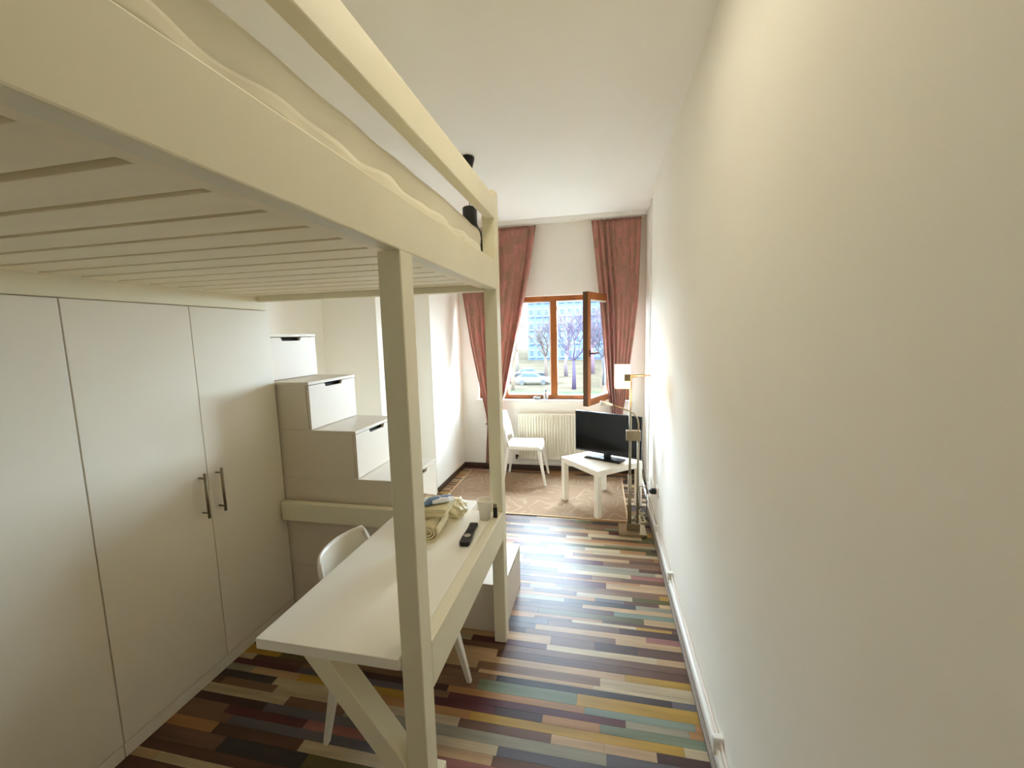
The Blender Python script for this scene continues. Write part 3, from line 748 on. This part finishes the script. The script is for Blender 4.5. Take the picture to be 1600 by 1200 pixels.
# cups
CUPM = mat('paper_cup', (246, 242, 232), .6, var=.02)
def cup(loc, label):
    t = thing('paper_cup', label, 'cup', loc, group=None)
    pr_ = [(.0, .002), (.026, .002), (.0262, .0), (.0365, .088), (.0385, .090), (.0385, .094), (.0355, .094), (.0350, .090), (.0250, .006), (0, .006)]
    build('cup_wall', MB().lathe(pr_, loc, 28), CUPM, t, smooth=True); return t
cup((-.576, 1.945, ZD), 'white paper cup nested in another on the desk by the far post')
cup((-.576, 1.945, ZD + .007), 'upper of the two nested white paper cups on the desk')
blk = thing('lighter', 'small black lighter standing on the desk edge beside the cup', 'lighter', (-.526, 1.965, ZD))
build('lighter_body', B(-.537, -.516, 1.958, 1.970, ZD, ZD + .055), BLACK, blk, bevel=.003)
build('lighter_cap', B(-.536, -.517, 1.959, 1.969, ZD + .0555, ZD + .072), STEEL, blk, bevel=.002)

# ------------------------------------------------------------------ window sill things
sb = thing('small_bottle', 'small clear bottle with a dark cap on the window sill', 'bottle', (-.655, 4.985, WZ0 + .0005))
CLB = mat('clear_bottle', (225, 232, 232), .15, trans=.6)
build('bottle_body', MB().lathe([(0, 0), (.026, 0), (.028, .008), (.028, .07), (.012, .092), (.011, .10), (0, .10)], (-.655, 4.985, WZ0 + .0005), 20), CLB, sb, smooth=True)
build('cap', MB().lathe([(0, .1005), (.014, .1005), (.014, .118), (0, .118)], (-.655, 4.985, WZ0 + .0005), 16), mat('teal_cap', (40, 70, 72), .5), sb)
ad = thing('glass_dish', 'low clear glass dish on the window sill beside the bottle', 'dish', (-.765, 4.985, WZ0 + .0005))
build('dish_body', MB().lathe([(0, 0), (.035, 0), (.045, .028), (.041, .028), (.031, .006), (0, .006)], (-.765, 4.985, WZ0 + .0005), 24), CLB, ad, smooth=True)

# ------------------------------------------------------------------ pendant lamp
PX, PY = -.94, 3.04
pd = thing('pendant_lamp', 'black pendant lamp hanging from the ceiling beyond the loft bed', 'lamp', (PX, PY, ZC))
build('canopy', MB().lathe([(0, 2.955), (.045, 2.955), (.047, 2.945), (.028, 2.875), (.012, 2.865), (0, 2.865)], (PX, PY, 0), 28), BLACK, pd, smooth=True)
build('cord', MB().tube([(PX, PY, 2.866), (PX, PY, 2.61)], .0028, 8), BLACK, pd)
build('shade', MB().lathe([(0, 2.612), (.046, 2.61), (.053, 2.602), (.053, 2.50), (.060, 2.475), (.085, 2.43), (.125, 2.37), (.165, 2.30), (.170, 2.27), (.166, 2.27), (.160, 2.298), (.120, 2.366), (.08, 2.424), (.054, 2.47), (.048, 2.50), (0, 2.50)], (PX, PY, 0), 36),
      mat('black_enamel', (22, 20, 18), .3), pd, smooth=True)
build('bulb', MB().lathe([(0, 2.30), (.02, 2.305), (.03, 2.33), (.028, 2.36), (.014, 2.40), (.013, 2.44), (0, 2.44)], (PX, PY, 0), 20), mat('unlit_bulb', (235, 232, 225), .3), pd, smooth=True)

# ------------------------------------------------------------------ outdoors
GZ = -4.5
GR = mat('dry_ground', (42, 38, 31), .95, spec=0.0, var=.25, scale=.4)
tag(build('street_ground', B(-160, 120, 6.5, 170, GZ - .2, GZ), GR), kind='structure')
LAWN = mat('pale_lawn', (34, 50, 30), .95, spec=0.0, var=.25, scale=1.5)
tag(build('lawn', B(-14, 14, 27, 44, GZ, GZ + .03), LAWN), 'pale green lawn below the window', 'lawn', kind='stuff')
def building(x0, x1, y, h, floors, bays, label, wall_rgb, seed):
    t = thing('apartment_building', label, 'building', ((x0 + x1) / 2, y + 6, GZ), group='blocks of flats beyond the trees')
    wm = mat('facade_' + str(seed), wall_rgb, .9, var=.06, scale=.3, spec=0.0)
    build('wall', B(x0, x1, y, y + 12, GZ, GZ + h), wm, t)
    build('parapet', B(x0 - .2, x1 + .2, y - .25, y + 12.2, GZ + h, GZ + h + .6), wm, t)
    fr = mat('facade_frame_' + str(seed), (76, 82, 89), .6, spec=0.0); gl = mat('facade_glass_' + str(seed), (31, 39, 48), .5, spec=.1)
    fh = h / floors; bw = (x1 - x0) / bays; w0 = g0 = b0 = None
    for i in range(floors):
        for j in range(bays):
            cx = x0 + (j + .5) * bw; cz_ = GZ + (i + .5) * fh
            if w0 is None:
                w0 = build('window', B(cx - bw * .30, cx + bw * .30, y - .12, y, cz_ - fh * .26, cz_ + fh * .26), fr, t)
                g0 = build('pane', B(cx - bw * .26, cx + bw * .26, y - .16, y - .12, cz_ - fh * .22, cz_ + fh * .22), gl, w0)
                b0 = build('ledge', B(cx - bw * .36, cx + bw * .36, y - .5, y, cz_ - fh * .34, cz_ - fh * .28), wm, w0)
                ox, oz = cx, cz_; base = w0.location.copy()
            else:
                c = w0.copy(); col.objects.link(c); c.location = base + Vector((cx - ox, 0, cz_ - oz))
                for ch in (g0, b0):
                    q = ch.copy(); col.objects.link(q); q.parent = c
building(-17, 12, 98, 35, 11, 16, 'grey blue block of flats filling the view through the window', (50, 58, 68), 1)
building(-62, -30, 120, 30, 10, 10, 'long distant block of flats behind the left curtain', (50, 54, 58), 3)
def bare_tree(x, y, h, label, seed, rgb=(92, 80, 84), group='bare trees outside the window'):
    t = thing('bare_tree', label, 'tree', (x, y, GZ), group=group); rr = random.Random(seed)
    tr = MB(); br_ = MB(); tw = MB()
    m = mat('bark_%d' % seed, tuple(int(v * .43) for v in rgb), .9, spec=0.0)
    top = Vector((x + rr.uniform(-.3, .3), y, GZ + h * .34))
    tr.tube([(x, y, GZ), (x + rr.uniform(-.1, .1), y, GZ + h * .17), top], [h * .026, h * .02, h * .016], 8)
    def grow(p, d, L, r, lev):
        n = 3; pts = [p]; q = p; dd = d
        for k in range(n):
            dd = (dd + Vector((rr.uniform(-.28, .28), rr.uniform(-.28, .28), rr.uniform(-.05, .22)))).normalized(); q = q + dd * L / n; pts.append(q)
        (br_ if lev < 2 else tw).tube(pts, [r * (1 - .2 * k) for k in range(n + 1)], 4 if lev < 2 else 3, cap=False)
        if lev < 4:
            for k in range(3 if lev < 3 else 4):
                a = rr.uniform(0, 6.28); s = rr.uniform(.45, .9)
                e = (dd + Vector((math.cos(a) * s, math.sin(a) * s, rr.uniform(-.1, .4)))).normalized()
                grow(pts[rr.choice([1, 2, 3, 3])], e, L * rr.uniform(.55, .75), r * .6, lev + 1)
    for k in range(5):
        a = k * 1.26 + rr.random(); grow(top.lerp(Vector((x, y, GZ + h * .25)), rr.random() * .3), Vector((math.cos(a) * .6, math.sin(a) * .6, .8)).normalized(), h * .26, h * .011, 0)
    build('trunk', tr, m, t, smooth=True); build('branches', br_, m, t); tag(build('twigs', tw, m, t), kind='stuff')
bare_tree(-2.9, 46, 9.5, 'bare tree with forked trunk framed by the middle of the window', 11, (88, 76, 96))
bare_tree(-6.8, 52, 10, 'bare brown tree showing through the left window pane', 12, (126, 108, 98))
bare_tree(-9.6, 45, 8, 'slender bare tree at the left curtain edge outside', 13, (140, 122, 100))
bare_tree(.4, 50, 10, 'bare tree seen through the glass of the open sash', 14, (100, 100, 110))
bare_tree(-4.9, 60, 11, 'tall bare tree farther off behind the window mullion', 15, (134, 116, 122))
bare_tree(-1.2, 64, 12, 'tall pinkish bare tree farthest away right of the mullion', 16, (140, 116, 128))
bare_tree(-12.5, 62, 11, 'bare tree far off beside the left block of flats', 17, (132, 124, 116))
def car(x, y, rz, rgb, label, seed):
    t = thing('parked_car', label, 'car', (x, y, GZ), rz, group=None); mt = t.matrix_basis
    m = mat('car_paint_%d' % seed, rgb, .3, coat=.5)
    def pr2(poly, y0, y1): return MB().prism([mt @ Vector((a, y0, b)) for a, b in poly], mt.to_3x3() @ Vector((0, y1 - y0, 0)))
    build('body', pr2([(-2.1, .35), (2.1, .35), (2.15, .7), (1.9, .88), (1.0, .95), (-1.9, .98), (-2.15, .75)], -.85, .85), m, t, bevel=.05)
    build('cabin', pr2([(-1.7, .95), (1.0, .95), (.35, 1.42), (-1.2, 1.45)], -.72, .72), mat('car_glass_%d' % seed, (40, 48, 54), .1), t, bevel=.04)
    build('roof', pr2([(-1.2, 1.45), (.35, 1.42), (.25, 1.50), (-1.1, 1.52)], -.70, .70), m, t, bevel=.03)
    for sx in (-1.3, 1.3):
        for sy in (-.86, .70):
            build('wheel', MB().tube([mt @ Vector((sx, sy, .33)), mt @ Vector((sx, sy + .16, .33))], .32, 16), BLACK, t)
car(-9.6, 57, .1, (16, 18, 22), 'dark parked car outside seen through the left pane', 1)
car(-8.2, 50.5, .05, (50, 52, 54), 'white parked car nearer the window than the dark one', 2)
car(-13.2, 52, .1, (62, 20, 18), 'red parked car outside behind the left curtain edge', 3)
